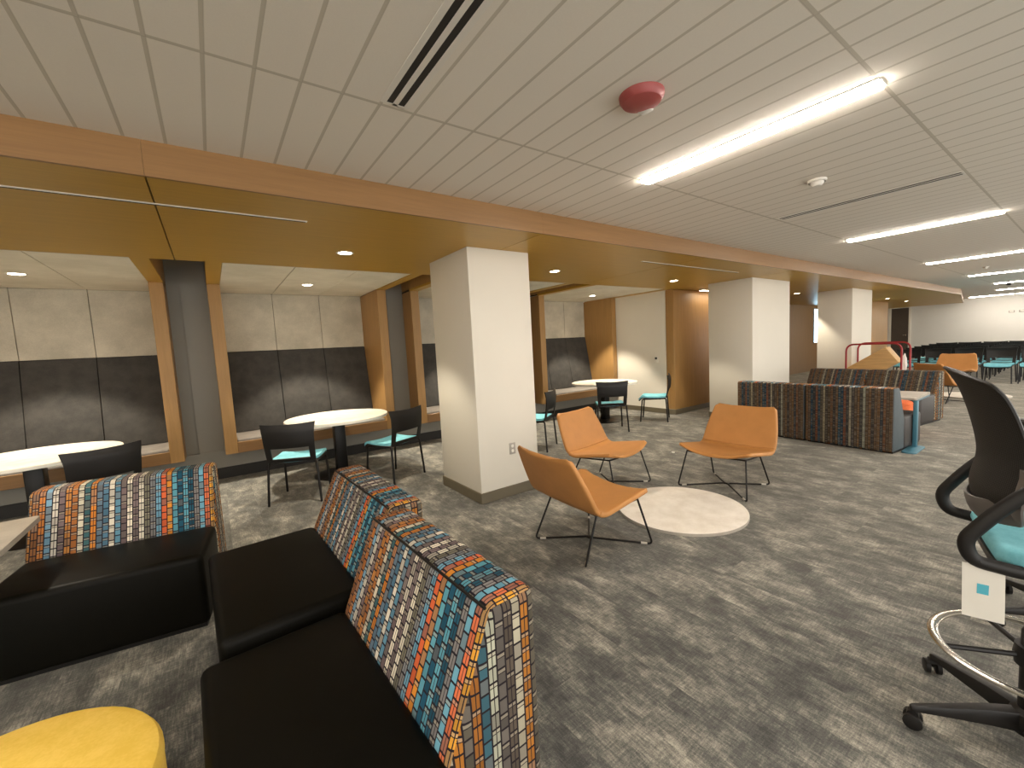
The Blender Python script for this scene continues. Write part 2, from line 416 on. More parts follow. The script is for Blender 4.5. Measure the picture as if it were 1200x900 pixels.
d1 = struct('door_1', bm, DOORM)
bm = new(); box(bm, XF-.07, XF, 6.40, 6.50, 0, 2.43); box(bm, XF-.07, XF, 5.66, 5.73, 0, 2.43); box(bm, XF-.07, XF, 5.73, 6.40, 2.40, 2.436)
obj('door_casing', bm, PAINT, d1, smooth=None)
bm = new(); box(bm, XF-.10, XF-.05, 5.80, 5.83, .98, 1.06, .008, 2); box(bm, XF-.12, XF-.10, 5.80, 5.93, 1.01, 1.035, .006, 2); obj('door_handle', bm, CHROME, d1)
# columns with rubber bases
def column(i, x0, x1, y0, y1):
    bm = new(); box(bm, x0, x1, y0, y1, 0, ZS, .006, 2)
    c = struct('column_%d' % i, bm, PAINT, smooth=35)
    bm = new(); box(bm, x0-.012, x1+.012, y0-.012, y1+.012, 0, .105, .004, 1); obj('column_base', bm, TAUPE, c)
    return c
column(1, 1.996, 2.71, 3.415, 4.22)
column(2, 7.43, 8.88, 3.415, 4.18)
column(3, 12.28, 13.73, 3.415, 4.11)

# ------------------------------------------------------------------ alcoves with built-in benches
ALC = ['built-in bench alcove at the far left edge of the row, beyond the picture',
       'wood framed bench alcove behind the round table cut off at the left edge',
       'wood framed bench alcove behind the round table with two turquoise chairs',
       'wood framed bench alcove half hidden behind the nearest white column',
       'wood framed bench alcove next to the white wall with the thermostat']
for k, (a, b) in enumerate(BAYS):
    if k == 0: continue
    W = b-a; y0, yb = 6.22, 7.10
    t = thing('bench_alcove', ALC[k], 'built-in bench', (a, y0, 0), None, 'wood framed bench alcoves along the left wall')
    D = yb-y0
    for x in (0, W-JW):
        bm = new(); box(bm, x, x+JW, 0, D, .36, ZS-.001 if False else ZS, .003, 1); obj('side_panel', bm, WOOD, t)
    bm = new(); box(bm, JW, W-JW, .0, .03, .36, .495, .003, 1); box(bm, JW, W-JW, .03, D, .36, .39); obj('front_rail', bm, WOODX, t)
    bm = new(); box(bm, JW+.004, W-JW-.004, .04, D-.10, .392, .525, .02, 3); obj('bench_cushion', bm, BENCHF, t)
    n = 3; pw = (W-2*JW)/n
    for i in range(n):
        xa, xb = JW+i*pw+.003, JW+(i+1)*pw-.003
        bm = new(); prism(bm, [(D-.26, .53), (D-.06, 1.63), (D-.01, 1.63), (D-.01, .53)], xa, xb, .006, 2); obj('back_cushion', bm, DARKF, t)
        bm = new(); box(bm, xa, xb, D-.05, D-.02, 1.636, ZS+.005, .002, 1); obj('wall_panel', bm, FELT, t)
        bm = new(); box(bm, xa, xb, 4.875-y0, D-.052, ZS+.006, ZS+.03, .002, 1); obj('ceiling_panel', bm, FELTC, t)
    bm = new(); box(bm, JW, W-JW, D-.012, D, .392, 2.5); box(bm, JW-.0, W-JW, 4.875-y0, D-.02, ZS+.032, ZS+.06); obj('backing_board', bm, DARKSLOT, t)
    bm = new(); box(bm, JW, W-JW, 4.867-y0, 4.873-y0, ZS-.001, ZS+.03); obj('edge_strip', bm, ALU, t)
    # upper outside cheeks that show through the slot between two alcoves
    for x in (0, W-.02):
        bm = new(); box(bm, x, x+.02, 4.88-y0, D, ZS+.03, 3.05); obj('upper_cheek', bm, WOOD, t)

# ------------------------------------------------------------------ lights
def spot(name, parent, loc, energy, size, blend, col=(1, .88, .70), r=.05):
    d = bpy.data.lights.new(name, 'SPOT'); d.energy = energy; d.spot_size = math.radians(size); d.spot_blend = blend; d.color = col; d.shadow_soft_size = r
    o = bpy.data.objects.new(name, d); C.objects.link(o); o.parent = parent; o.location = loc
    return o
bm = new(); LW = .044
def make_linear():
    t = thing('ceiling_light', '', 'ceiling light', (0, 0, ZC), None, 'linear ceiling lights')
    bm = new(); L = .64
    for x in (-LW-.008, LW): box(bm, x, x+.008, -L, L, -.006, .0)
    box(bm, -LW, LW, -L-.008, -L, -.008, 0); box(bm, -LW, LW, L, L+.008, -.008, 0)
    obj('frame', bm, WHITEPL, t, smooth=None)
    bm = new(); box(bm, -LW, LW, -L, L, -.021, -.001, .007, 2); obj('diffuser', bm, LIGHTM, t)
    return t
lin0 = make_linear(); used = False
LL = {2.58: 'long ceiling light nearest the camera, beyond the red alarm', 6.66: 'second linear ceiling light from the camera, beyond the white smoke detector',
      10.75: 'third linear ceiling light from the camera, its right end at the picture edge', 14.9: 'fourth linear ceiling light from the camera, right after the third',
      19.0: 'fifth linear ceiling light from the camera, behind the small dark ceiling sensor', 23.1: 'sixth linear ceiling light, short streak above the far white wall',
      27.2: 'linear ceiling light at the far wall, left part of the last pair'}
first = True
for x in (2.58, 6.66, 10.75, 14.9, 19.0, 23.1, 27.2, -1.5, -5.2):
    for y in (1.265, -1.75):
        lab = LL.get(x) if y > 0 else None
        if lab is None: lab = 'linear ceiling light of the same rows, outside the picture'
        yy = y+({23.1: .35, 27.2: 1.60}.get(x, 0) if y > 0 else 0)
        xx = {27.2: 27.7}.get(x, x)
        if first: lin0.location = (x, yy, ZC); lin0['label'] = lab; first = False
        else: dup(lin0, lab, (xx, yy, ZC))
dup(lin0, 'linear ceiling light at the far wall, right part of the last pair', (27.7, 1.50, ZC))
def make_down(e, sz, nm='downlight'):
    t = thing('downlight', '', 'ceiling light', (0, 0, ZS), None, 'recessed downlights')
    bm = new(); lathe(bm, [(.055, 0), (.062, -.004), (.075, -.004), (.078, .0)], 28); obj('trim_ring', bm, WHITEPL, t)
    bm = new(); lathe(bm, [(0, -.0015), (.056, -.0015)], 28); obj('lens', bm, DOWNM, t)
    spot('downlight_lamp', t, (0, 0, -.012), e, sz, .35)
    return t
dn0 = make_down(120, 84); first = True
DL = [(1.09, 4.07, 'round downlight in the wood soffit in front of the alcove with two turquoise chairs'),
      (3.70, 4.13, 'round downlight in the soffit just right of the nearest white column'),
      (6.30, 4.13, 'round downlight in the soffit in front of the white wall with the thermostat'),
      (11.9, 4.42, 'round downlight in the soffit just right of the second white column'),
      (18.7, 4.25, 'small far downlight beside the third white column'), (22.0, 4.44, 'farthest small downlight above the dark brown door'),
      (-1.5, 4.07, 'round downlight of the soffit row left of the picture')]
for x, y, lab in DL:
    if first: dn0.location = (x, y, ZS); dn0['label'] = lab; first = False
    else: dup(dn0, lab, (x, y, ZS))
dn1 = make_down(250, 80); first = True
for x, y, lab in [(-1.43, 6.05, 'round downlight in the pale ceiling of the alcove at the left edge'), (1.11, 6.05, 'round downlight in the pale ceiling of the alcove with two turquoise chairs'),
                  (3.67, 6.05, 'downlight of the alcove hidden behind the nearest white column'), (6.41, 6.05, 'round downlight in the pale ceiling of the alcove beside the thermostat wall')]:
    if first: dn1.location = (x, y, ZS+.006); dn1['label'] = lab; first = False
    else: dup(dn1, lab, (x, y, ZS+.006))

# ------------------------------------------------------------------ ceiling fittings
def slot_diffuser(x, y0, y1, lab):
    t = thing('slot_air_diffuser', lab, 'air vent', (x, y0, ZC)); L = y1-y0
    bm = new()
    for a, b in ((-.066, -.040), (-.012, .012), (.040, .066)): box(bm, a, b, 0, L, -.0025, 0)
    box(bm, -.040, .040, 0, .012, -.0025, 0); box(bm, -.040, .040, L-.012, L, -.0025, 0)
    obj('frame', bm, ALU if False else WHITEPL, t, smooth=None)
    for a, b in ((-.040, -.012), (.012, .040)):
        bm = new(); box(bm, a, b, .012, L-.012, -.002, -.0005); obj('slot', bm, DARKSLOT, t, smooth=None)
    return t
slot_diffuser(.775, .64, 1.885, 'two-slot white air diffuser at the top of the picture')
slot_diffuser(4.66, .64, 1.885, 'thin dark air slot in the ceiling between the first two long lights')
def soffit_slot(x0, x1, y, lab):
    t = thing('soffit_air_slot', lab, 'air vent', (x0, y, ZS))
    bm = new(); box(bm, 0, x1-x0, -.014, .014, -.006, 0, .002, 1); obj('rail', bm, WHITEPL, t)
    bm = new(); box(bm, .01, x1-x0-.01, -.004, .004, -.008, -.006); obj('gap', bm, DARKSLOT, t, smooth=None)
soffit_slot(-1.9, .63, 3.23, 'thin pale rail in the wood soffit at upper left')
soffit_slot(4.3, 6.6, 3.24, 'faint pale rail in the soffit before the second white column')
t = thing('ceiling_alarm', 'round red alarm on the ceiling between air slot and long light', 'alarm', (1.70, 1.26, ZC))
bm = new(); lathe(bm, [(0, -.045), (.05, -.044), (.085, -.034), (.098, -.016), (.10, 0)], 36); obj('dome', bm, REDP, t)
bm = new(); box(bm, .040, .092, .0, .06, -.042, -.012, .008, 2); obj('strobe_lens', bm, WHITEPL, t)
def detector(x, y, lab, r=.06):
    t = thing('smoke_detector', lab, 'smoke detector', (x, y, ZC))
    bm = new(); lathe(bm, [(r, 0), (r, -.014), (r*.9, -.018)], 28); obj('base', bm, WHITEPL, t)
    bm = new(); lathe(bm, [(0, -.045), (r*.45, -.044), (r*.6, -.036), (r*.75, -.016)], 28); obj('sensor_head', bm, WHITEPL, t)
detector(3.76, 1.27, 'white smoke detector between the two nearest long lights')
detector(12.9, 1.42, 'small white ceiling detector between the third and fourth lights', .05)
t = thing('ceiling_sensor', 'small dark sensor hanging before the fifth linear ceiling light', 'sensor', (18.7, 1.60, ZC))
bm = new(); tube(bm, [(0, 0, 0), (0, 0, -.05)], .012); obj('stem', bm, BLK, t)
bm = new(); lathe(bm, [(0, -.12), (.04, -.11), (.055, -.085), (.05, -.055), (0, -.045)], 20); obj('body', bm, BLK, t)
# linear white diffusers high on the wood wall beside the second column
def wall_slot(x0, x1, y, lab):
    t = thing('wall_washer', lab, 'ceiling light', (x0, y, ZS))
    bm = new(); box(bm, 0, x1-x0, -.05, .05, -.035, 0, .004, 1); obj('housing', bm, WHITEPL, t)
    bm = new(); box(bm, .01, x1-x0-.01, -.035, .035, -.038, -.035); obj('louvre', bm, WASHM, t, smooth=None)
wall_slot(7.95, 9.3, 4.62, 'pale linear fitting above the wood wall left of the second column')
wall_slot(12.3, 13.4, 5.3, 'pale linear fitting above the brown wall right of the second column')

# ------------------------------------------------------------------ wall fittings
t = thing('power_outlet', 'grey double power outlet on the nearest white column', 'outlet', (2.385, 3.415, .48))
bm = new(); box(bm, -.036, .036, -.006, 0, -.058, .058, .003, 2); obj('cover_plate', bm, ALU, t)
for z in (-.024, .024):
    bm = new(); lathe(bm, [(0, .0), (.015, .0), (.017, -.003)], 20)
    for v in bm.verts: v.co = Vector((v.co.x, -.009-v.co.z, v.co.y+z))
    s = obj('socket', bm, WHITEPL, t)
t = thing('thermostat', 'small white thermostat on the white alcove side wall', 'thermostat', (PX, 5.22, 1.09))
bm = new(); box(bm, -.022, 0, -.045, .045, -.06, .06, .006, 2); obj('body', bm, WHITEPL, t)
bm = new(); box(bm, -.0245, -.021, -.028, .022, .0, .045, .001, 1); obj('screen', bm, BLK, t)
for y, nm in ((2.36, 'left one of the two small plates high on the far wall'), (2.06, 'right one of the two small plates high on the far wall')):
    t = thing('wall_plate', nm, 'wall plate', (XF, y, 1.88))
    bm = new(); box(bm, -.02, 0, -.09, .09, -.05, .05, .006, 2); obj('cover', bm, ALU, t)
    bm = new(); box(bm, -.026, -.02, -.06, .06, -.03, .03, .003, 1); obj('face', bm, WHITEPL, t)

# ------------------------------------------------------------------ striped modular sofas
def uv_fabric(bm, yf, zt):
    L = bm.loops.layers.uv.new('UVMap')
    for f in bm.faces:
        n = f.normal
        for l in f.loops:
            c = l.vert.co
            if abs(n.x) > .75: l[L].uv = (c.y*1.0+3.0, c.z)
            elif n.z > .6: l[L].uv = (c.x+.456, zt+(yf-c.y))
            elif n.y > 0: l[L].uv = (c.x+.456, c.z)
            else: l[L].uv = (c.x+.456, -c.z+2*zt)
def sofa(label, loc, ang, w=.91, zt=.79, zs=.44, depth=.82, rear=FAB, group=None, seatm=LEATHER, side=None, front=FAB, piped=True):
    """module: origin at the middle of the rear foot line, +y is the way the sitter faces"""
    t = thing('modular_sofa', label, 'sofa', loc, ang, group); h = w/2
    bm = new(); box(bm, -h+.02, h-.02, .06, depth-.03, 0, .03); obj('plinth', bm, BLK, t, smooth=None)
    bm = new(); prism(bm, [(.312, zs), (depth, zs), (depth, .02), (.332, .02)], -h, h, .035, 4); obj('seat', bm, seatm, t)
    bm = new(); prism(bm, [(0, .02), (0, zt), (.165, zt), (.325, zs-.02), (.33, .02)], -h+.001, h-.001, .028, 4)
    bmesh.ops.recalc_face_normals(bm, faces=bm.faces); bm.normal_update(); uv_fabric(bm, .165, zt)
    for f in bm.faces:
        if abs(f.normal.x) > .75: f.material_index = 1
        elif f.normal.y < -.6: f.material_index = 2
    o = obj('backrest', bm, [front, side or FABS, rear], t, recalc=False)
    if piped:
        bm = new(); tube(bm, [(-h+.02, .168, zt-.008), (h-.02, .168, zt-.008)], .005, 6); obj('piping', bm, BLK, o)
    return t
sofa('nearest striped sofa module with long black seat at bottom of picture', (.70, 1.405, 0), 182.5, .91, .79, .425, .82)
sofa('striped sofa module with black seat, farther of the nearest joined pair', (.755, 2.35, 0), 182.2, .93, .79, .465, .855)
sofa('striped sofa module with black front at the left edge, behind the yellow pouf', (-.485, 3.765, 0), -97.6, .91, .79, .43, .825, piped=False)
sofa('dark striped sofa module seen from behind, nearer to the teal table leg', (6.425, 1.835, 0), -5.7, .945, .785, .42, .84, FABD, seatm=DKVINYL, side=DKTEAL, piped=False)
sofa('dark striped sofa module seen from behind, next to the second white column', (6.52, 2.782, 0), -5.7, .945, .785, .42, .84, FABD, seatm=DKVINYL, side=DKTEAL, piped=False)
sofa('far striped sofa module facing the camera, right half with grey seat end', (9.30, 1.84, 0), 171, .92, .775, .44, .80, FABD, seatm=DKVINYL, front=FABD, piped=False)
sofa('far striped sofa module facing the camera, left half beside the red cart', (9.445, 2.765, 0), 171, .92, .775, .44, .80, FABD, seatm=DKVINYL, front=FABD, piped=False)

# ------------------------------------------------------------------ poufs and C-shaped tables
def pouf(label, loc, r, z, m):
    t = thing('round_pouf', label, 'pouf', loc)
    bm = new(); lathe(bm, [(0, .02), (r-.03, .02), (r-.01, .03), (r, .06), (r, z-.06), (r-.004, z-.052)], 56); obj('body', bm, m, t)
    bm = new(); lathe(bm, [(r-.004, z-.052), (r+.002, z-.046), (r+.002, z-.03), (r-.008, z-.012), (r-.03, z-.002), (r*.5, z+.004), (0, z+.005)], 56); obj('top_cushion', bm, m, t)
    bm = new(); lathe(bm, [(0, 0), (r-.05, 0), (r-.05, .022), (0, .022)], 40); obj('foot_ring', bm, BLK, t)
pouf('round yellow fabric pouf at the bottom left corner', (-.575, 1.50, 0), .36, .445, YEL)
pouf('round orange pouf under the table between the dark striped sofas', (7.83, 1.72, 0), .24, .45, ORNG)
def ctable(label, x0, x1, y0, y1, z, px, py, foot):
    """laminate top on one steel post with a floor plate"""
    t = thing('side_table', label, 'table', (px, py, 0))
    bm = new(); rounded_slab(bm, x0-px, x1-px, y0-py, y1-py, z-.028, z, .02, .003); obj('table_top', bm, GLAM, t)
    bm = new(); box(bm, -.035, .035, -.02, .02, .012, z-.03, .006, 2); obj('post', bm, TEAL, t)
    bm = new(); rounded_slab(bm, foot[0]-px, foot[1]-px, foot[2]-py, foot[3]-py, 0, .014, .04, .003); obj('foot_plate', bm, TEAL, t)
    bm = new(); box(bm, x0-px+.05, x1-px-.05, -.02, .03, z-.045, z-.028, .003, 1); obj('bracket', bm, TEAL, t)
ctable('grey laminate table on a teal post between the dark striped sofas', 6.88, 7.60, 1.27, 1.95, .62, 6.95, 1.285, (6.55, 7.02, 1.20, 1.335))
ctable('grey laminate table corner over the sofa seat at the left edge', -1.62, -.86, 2.86, 3.43, .70, -1.5, 2.80, (-1.62, -1.1, 2.66, 2.86))

# ------------------------------------------------------------------ tan lounge chairs and pale discs
def make_lounge(label, loc, ang):
    t = thing('lounge_chair', label, 'lounge chair', loc, ang, 'tan leather lounge chairs on wire legs')
    prof = fillet([(0, -.41, .762), (0, -.225, .345), (0, .29, .43)], .10, 8)
    # resample the profile by length
    ln = [0]
    for a, b in zip(prof, prof[1:]): ln.append(ln[-1]+(b-a).length)
    def at(s):
        s = max(-.02, min(1.02, s))*ln[-1]
        for k in range(len(prof)-1):
            if s <= ln[k+1] or k == len(prof)-2:
                q = (s-ln[k])/(ln[k+1]-ln[k]); return prof[k]*(1-q)+prof[k+1]*q
    cut = .445
    def half(s):                       # half width along the profile: narrow head, widest at the bend
        if s < cut: return .300+.060*math.sin(PI/2*s/cut)
        q = (s-cut)/(1-cut); return .360-.014*q
    def surf(s, x):
        p = at(s); q = max(0, (s-cut)/(1-cut)); r = max(0, (cut-s)/cut)
        dish = -.050*(1-x*x)*q**1.3 - .012*(1-x*x)
        back = -.030*(1-x*x)*r
        w = half(s)
        rr = .035
        ew = 1.0
        e = min(s*ln[-1], (1-s)*ln[-1])
        if e < rr: ew = 1-(rr/w)*(1-math.sqrt(max(0, 1-((rr-e)/rr)**2)))*.9
        # front lip is bowed
        return Vector((x*w*ew, p.y+back+(-.02*(abs(x)**3)*q), p.z+dish))
    bm = new(); sheet(bm, lambda u, v: surf(u*cut, -1+2*v), 26, 20, .034); 
    bmesh.ops.bevel(bm, geom=[e for e in bm.edges if e.calc_face_angle(0) > 1.0], offset=.010, segments=2, affect='EDGES', profile=.5)
    obj('backrest', bm, TAN, t, smooth=60)
    bm = new(); sheet(bm, lambda u, v: surf(cut+u*(1-cut), -1+2*v), 28, 20, .034)
    bmesh.ops.bevel(bm, geom=[e for e in bm.edges if e.calc_face_angle(0) > 1.0], offset=.010, segments=2, affect='EDGES', profile=.5)
    obj('seat', bm, TAN, t, smooth=60)
    r = .0075
    for sx in (-1, 1):
        for top, foot in (((sx*.285, .215, .355), (sx*.335, .308, .0075)), ((sx*.25, -.16, .318), (sx*.282, -.305, .0075))):
            bm = new(); hub = Vector((sx*.025, .012 if foot[1] > 0 else -.012, .030))
            tube(bm, fillet([top, foot, hub], .035, 5), r, 8); l = obj('leg', bm, BLKM, t)
            d = (hub-Vector(foot)).normalized(); p = Vector(foot)+d*.06
            bm = new(); tube(bm, [p-d*.022+Vector((0, 0, -.0005)), p+d*.022+Vector((0, 0, -.0005))], .0095, 8); obj('glide', bm, GLIDE, l)
    bm = new()
    for sx in (-1, 1): tube(bm, [(sx*.285, .215, .356), (sx*.25, -.16, .320)], r, 8)
    tube(bm, [(-.285, .215, .356), (0, .21, .345), (.285, .215, .356)], r, 8); tube(bm, [(-.25, -.16, .320), (.25, -.16, .320)], r, 8)
    obj('under_frame', bm, BLKM, t)
    bm = new(); box(bm, -.03, .03, -.018, .018, .024, .036, .004, 2); obj('hub', bm, BLKM, t)
    return t
lg = make_lounge('nearest tan lounge chair, seen from behind beside the pale disc', (2.209, 2.202, 0), -2.7)
dup(lg, 'tan lounge chair facing the camera across the pale disc, before the dark striped sofa', (4.061, 2.123, 0), 181.6)
dup(lg, 'tan lounge chair between the nearest white column and the pale disc', (3.279, 2.964, 0), -81.9)
dup(lg, 'far tan lounge chair in front of the rows of black chairs', (14.3, 2.02, 0), 178)
dup(lg, 'far tan lounge chair turned away, partly hidden behind the far striped sofa', (11.46, 1.66, 0), -40)
def disc(label, loc, r=.53):
    t = thing('round_disc', label, 'round panel', loc)
    bm = new(); lathe(bm, [(0, .026), (r-.003, .026), (r-.0015, .0245)], 72); obj('face', bm, LAM, t)
    bm = new(); lathe(bm, [(r-.0015, .0245), (r, .023), (r, .002), (r-.004, 0), (0, 0)], 72); obj('edge_band', bm, GLAM, t)
disc('pale round disc lying on the carpet among the three tan chairs', (3.215, 2.085, 0))
disc('far pale round disc on the carpet right of the far striped sofa', (12.50, 1.48, 0))

# ------------------------------------------------------------------ round tables of the alcoves
def make_table(label, loc):
    t = thing('round_table', label, 'table', loc, None, 'round pedestal tables of the alcoves')
    bm = new(); lathe(bm, [(0, .74), (.606, .74), (.61, .736)], 72); obj('table_top', bm, LAMT, t)
    bm = new(); lathe(bm, [(.61, .736), (.61, .712), (.606, .708), (0, .708)], 72); obj('edge_band', bm, WHITEPL, t)
    bm = new(); box(bm, -.065, .065, -.065, .065, .03, .70, .01, 2); obj('pedestal', bm, BLKM, t)
    bm = new(); lathe(bm, [(0, .034), (.10, .034), (.30, .014), (.33, .006), (.33, 0), (0, 0)], 48); obj('base_plate', bm, BLKM, t)
    bm = new(); box(bm, -.22, .22, -.03, .03, .69, .709); box(bm, -.03, .03, -.22, .22, .69, .709); obj('top_bracket', bm, BLKM, t, smooth=None)
    return t
tb = make_table('pale round table in the middle alcove between two turquoise chairs', (1.24, 5.62, 0))
dup(tb, 'pale round table cut off by the left edge of the picture', (-1.40, 5.62, 0))
dup(tb, 'pale round table in the alcove beside the thermostat wall', (6.04, 5.48, 0))

# ------------------------------------------------------------------ stacking chairs with turquoise seats
def make_chair(label, loc, ang):
    t = thing('stacking_chair', label, 'chair', loc, ang, 'black chairs with turquoise seats')
    def seat_s(u, v):
        x = -1+2*u; y = -.215+.465*v
        z = .445-.010*math.sin(PI*min(1, v*1.2))-.012*(1-x*x)
        if v > .82: z -= .055*((v-.82)/.18)**2
        e = min(v, 1-v)*.46; w = .228
        if e < .05: w *= 1-.10*(1-e/.05)**2
        return Vector((x*w, y, z))
    bm = new(); sheet(bm, lambda u, v: seat_s(u, v)+Vector((0, 0, .016)), 10, 14, .026); obj('seat', bm, TURQ, t, smooth=50)
    bm = new(); sheet(bm, lambda u, v: seat_s(u, v)*1.0+Vector((0, -.003, -.008)), 10, 14, .016); obj('seat_shell', bm, BLK, t, smooth=50)
    def back_s(u, v):
        x = -1+2*u; z = .445+.405*v
        w = .232+.018*v+.012*max(0, (v-.75)/.25)
        y = -.225-.028*math.sin(PI*v*.9)-.030*v**2 - .034*(1-x*x)*min(1, v*2.2)+.012*max(0, (v-.8)/.2)
        return Vector((x*w, y, z-.012*(1-x*x)*(v > .9)))
    hole = lambda u, v: abs(u-.5) < .385 and .08 < v < .36
    bm = new(); sheet(bm, back_s, 26, 24, .014, skip=hole); obj('backrest', bm, BLK, t, smooth=50)
    r = .0125
    for sx in (-1, 1):
        bm = new(); tube(bm, fillet([(sx*.225, -.10, .425), (sx*.232, -.222, .432), (sx*.255, -.25, .0)], .03), r, 8); obj('leg', bm, BLKM, t)
        bm = new(); tube(bm, fillet([(sx*.225, -.10, .425), (sx*.218, .185, .412), (sx*.233, .222, .0)], .03), r, 8); obj('leg', bm, BLKM, t)
    bm = new(); tube(bm, [(-.225, -.12, .418), (.225, -.12, .418)], .010, 8); tube(bm, [(-.22, .15, .408), (.22, .15, .408)], .010, 8); obj('under_frame', bm, BLKM, t)
    return t
ch = make_chair('turquoise seated black chair left of the middle round table, back to the camera', (.679, 5.006, 0), 64.4)
dup(ch, 'turquoise seated black chair right of the middle round table', (1.694, 4.957, 0), 114.6)
dup(ch, 'turquoise seated black chair in front of the round table by the thermostat wall', (5.454, 4.83, 0), 50.3)
dup(ch, 'turquoise seated black chair in side view before the thermostat wall', (6.629, 4.805, 0), 121.6)
dup(ch, 'turquoise seated black chair just right of the nearest white column', (3.78, 4.80, 0), 123.2)
dup(ch, 'black chair at the left edge, its back showing over the striped sofa', (-.926, 5.054, 0), 117.4)
rows = [15.55+.95*k for k in range(6)]
for x in rows:
    for k in range(6):
        y = 3.10-.56*k+random.uniform(-.01, .01)
        if y < .3: continue
        dup(ch, 'black chair with turquoise seat in the block of rows before the far wall', (x+random.uniform(-.04, .04), y, 0), 180+random.uniform(-2, 2), 'rows of black chairs before the far wall')

# ------------------------------------------------------------------ drafting chair at the right edge
t = thing('drafting_chair', 'tall black mesh drafting chair with turquoise seat at the right edge', 'office chair', (2.22, .09, 0), -75)
def bprof(v):
    P = [(-.158, .865), (-.166, .935), (-.152, 1.02), (-.155, 1.085), (-.178, 1.19), (-.208, 1.282), (-.242, 1.340)]
    s = max(-.02, min(1.02, v))*(len(P)-1); k = max(0, min(len(P)-2, int(math.floor(s)))); q = s-k
    def cr(i): return P[max(0, min(len(P)-1, i))]
    a, b, c, d = cr(k-1), cr(k), cr(k+1), cr(k+2)
    f = lambda i: .5*((2*b[i])+(-a[i]+c[i])*q+(2*a[i]-5*b[i]+4*c[i]-d[i])*q*q+(-a[i]+3*b[i]-3*c[i]+d[i])*q**3)
    return f(0), f(1)
def back_s(u, v):
    x = -1+2*u; y, z = bprof(v)
    w = .222
    if v > .9: w *= 1-.07*((v-.9)/.1)**2
    if v < .2: w *= 1-.24*((.2-v)/.2)**2
    return Vector((x*w, y+.072*x*x, z-.036*x*x*max(0, (v-.6)/.4)+.03*x*x*max(0, (.2-v)/.2)))
bm = new(); sheet(bm, back_s, 20, 36, .008); obj('backrest', bm, mesh_back_mat(), t, smooth=50)
bm = new()
loopp = [back_s(0, v/12) for v in range(5, -1, -1)]+[back_s(u/10, -.0) for u in range(1, 10)]+[back_s(1, v/12) for v in range(0, 6)]
tube(bm, [p+Vector((0, -.008, -.012)) for p in loopp], .022, 10, flat_=(.010, .042, (0, 1, .35))); obj('back_frame', bm, GREYPL, t)
bm = new()
rim = [back_s(0, v/24) for v in range(10, 25)]+[back_s(u/10, 1) for u in range(1, 10)]+[back_s(1, v/24) for v in range(24, 9, -1)]
tube(bm, rim, .006, 6); obj('back_rim', bm, BLK, t)
for sx in (-1, 1):
    path = fillet([(sx*.25, .20, 1.0), (sx*.25, -.06, 1.01), (sx*.25, -.145, .91), (sx*.25, -.215, .80), (sx*.245, -.195, .735), (sx*.23, -.06, .715), (sx*.16, .08, .715)], .06, 5)
    bm = new(); tube(bm, path, .02, 12, flat_=(.016, .021, (1, 0, 0))); arm = obj('armrest', bm, BLK, t)
    bm = new(); box(bm, sx*.25-.035, sx*.25+.035, -.05, .22, 1.005, 1.035, .012, 3); obj('arm_pad', bm, BLK, arm)
def dseat(u, v):
    x = -1+2*u; y = -.135+.43*v; e = min(v, 1-v)*.43; w = .245
    if e < .10: w *= 1-.22*(1-e/.10)**2
    z = .742+.012*x*x-.035*max(0, (v-.75)/.25)**2
    return Vector((x*w, y, z))
bm = new(); sheet(bm, dseat, 14, 16, .055)
bmesh.ops.bevel(bm, geom=[e for e in bm.edges if e.calc_face_angle(0) > 1.0], offset=.018, segments=3, affect='EDGES', profile=.5)
obj('seat', bm, TURQ, t, smooth=60)
bm = new(); sheet(bm, lambda u, v: dseat(u, v)*1.0+Vector((0, 0, -.04)), 14, 16, .022); obj('seat_shell', bm, BLK, t, smooth=50)
bm = new(); box(bm, -.09, .09, -.12, .12, .655, .725, .015, 2); obj('tilt_box', bm, BLK, t)
bm = new(); tube(bm, [(.09, .03, .70), (.22, .03, .69)], .006, 8); tube(bm, [(.22, .03, .69), (.27, .03, .688)], .011, 8); obj('height_lever', bm, BLK, t)
bm = new(); lathe(bm, [(0, .10), (.032, .10), (.032, .42), (.028, .43), (.016, .43), (.016, .66), (0, .66)], 24); obj('gas_column', bm, BLKM, t)
a0 = math.radians(127.9+75-90+90-90)   # star turned with the chair
bm = new(); lathe(bm, [(0, .05), (.045, .05), (.055, .08), (.05, .125), (.034, .14), (0, .14)], 28)
star = obj('base_hub', bm, BLK, t)
base_ang = 127.9-(-75-90)
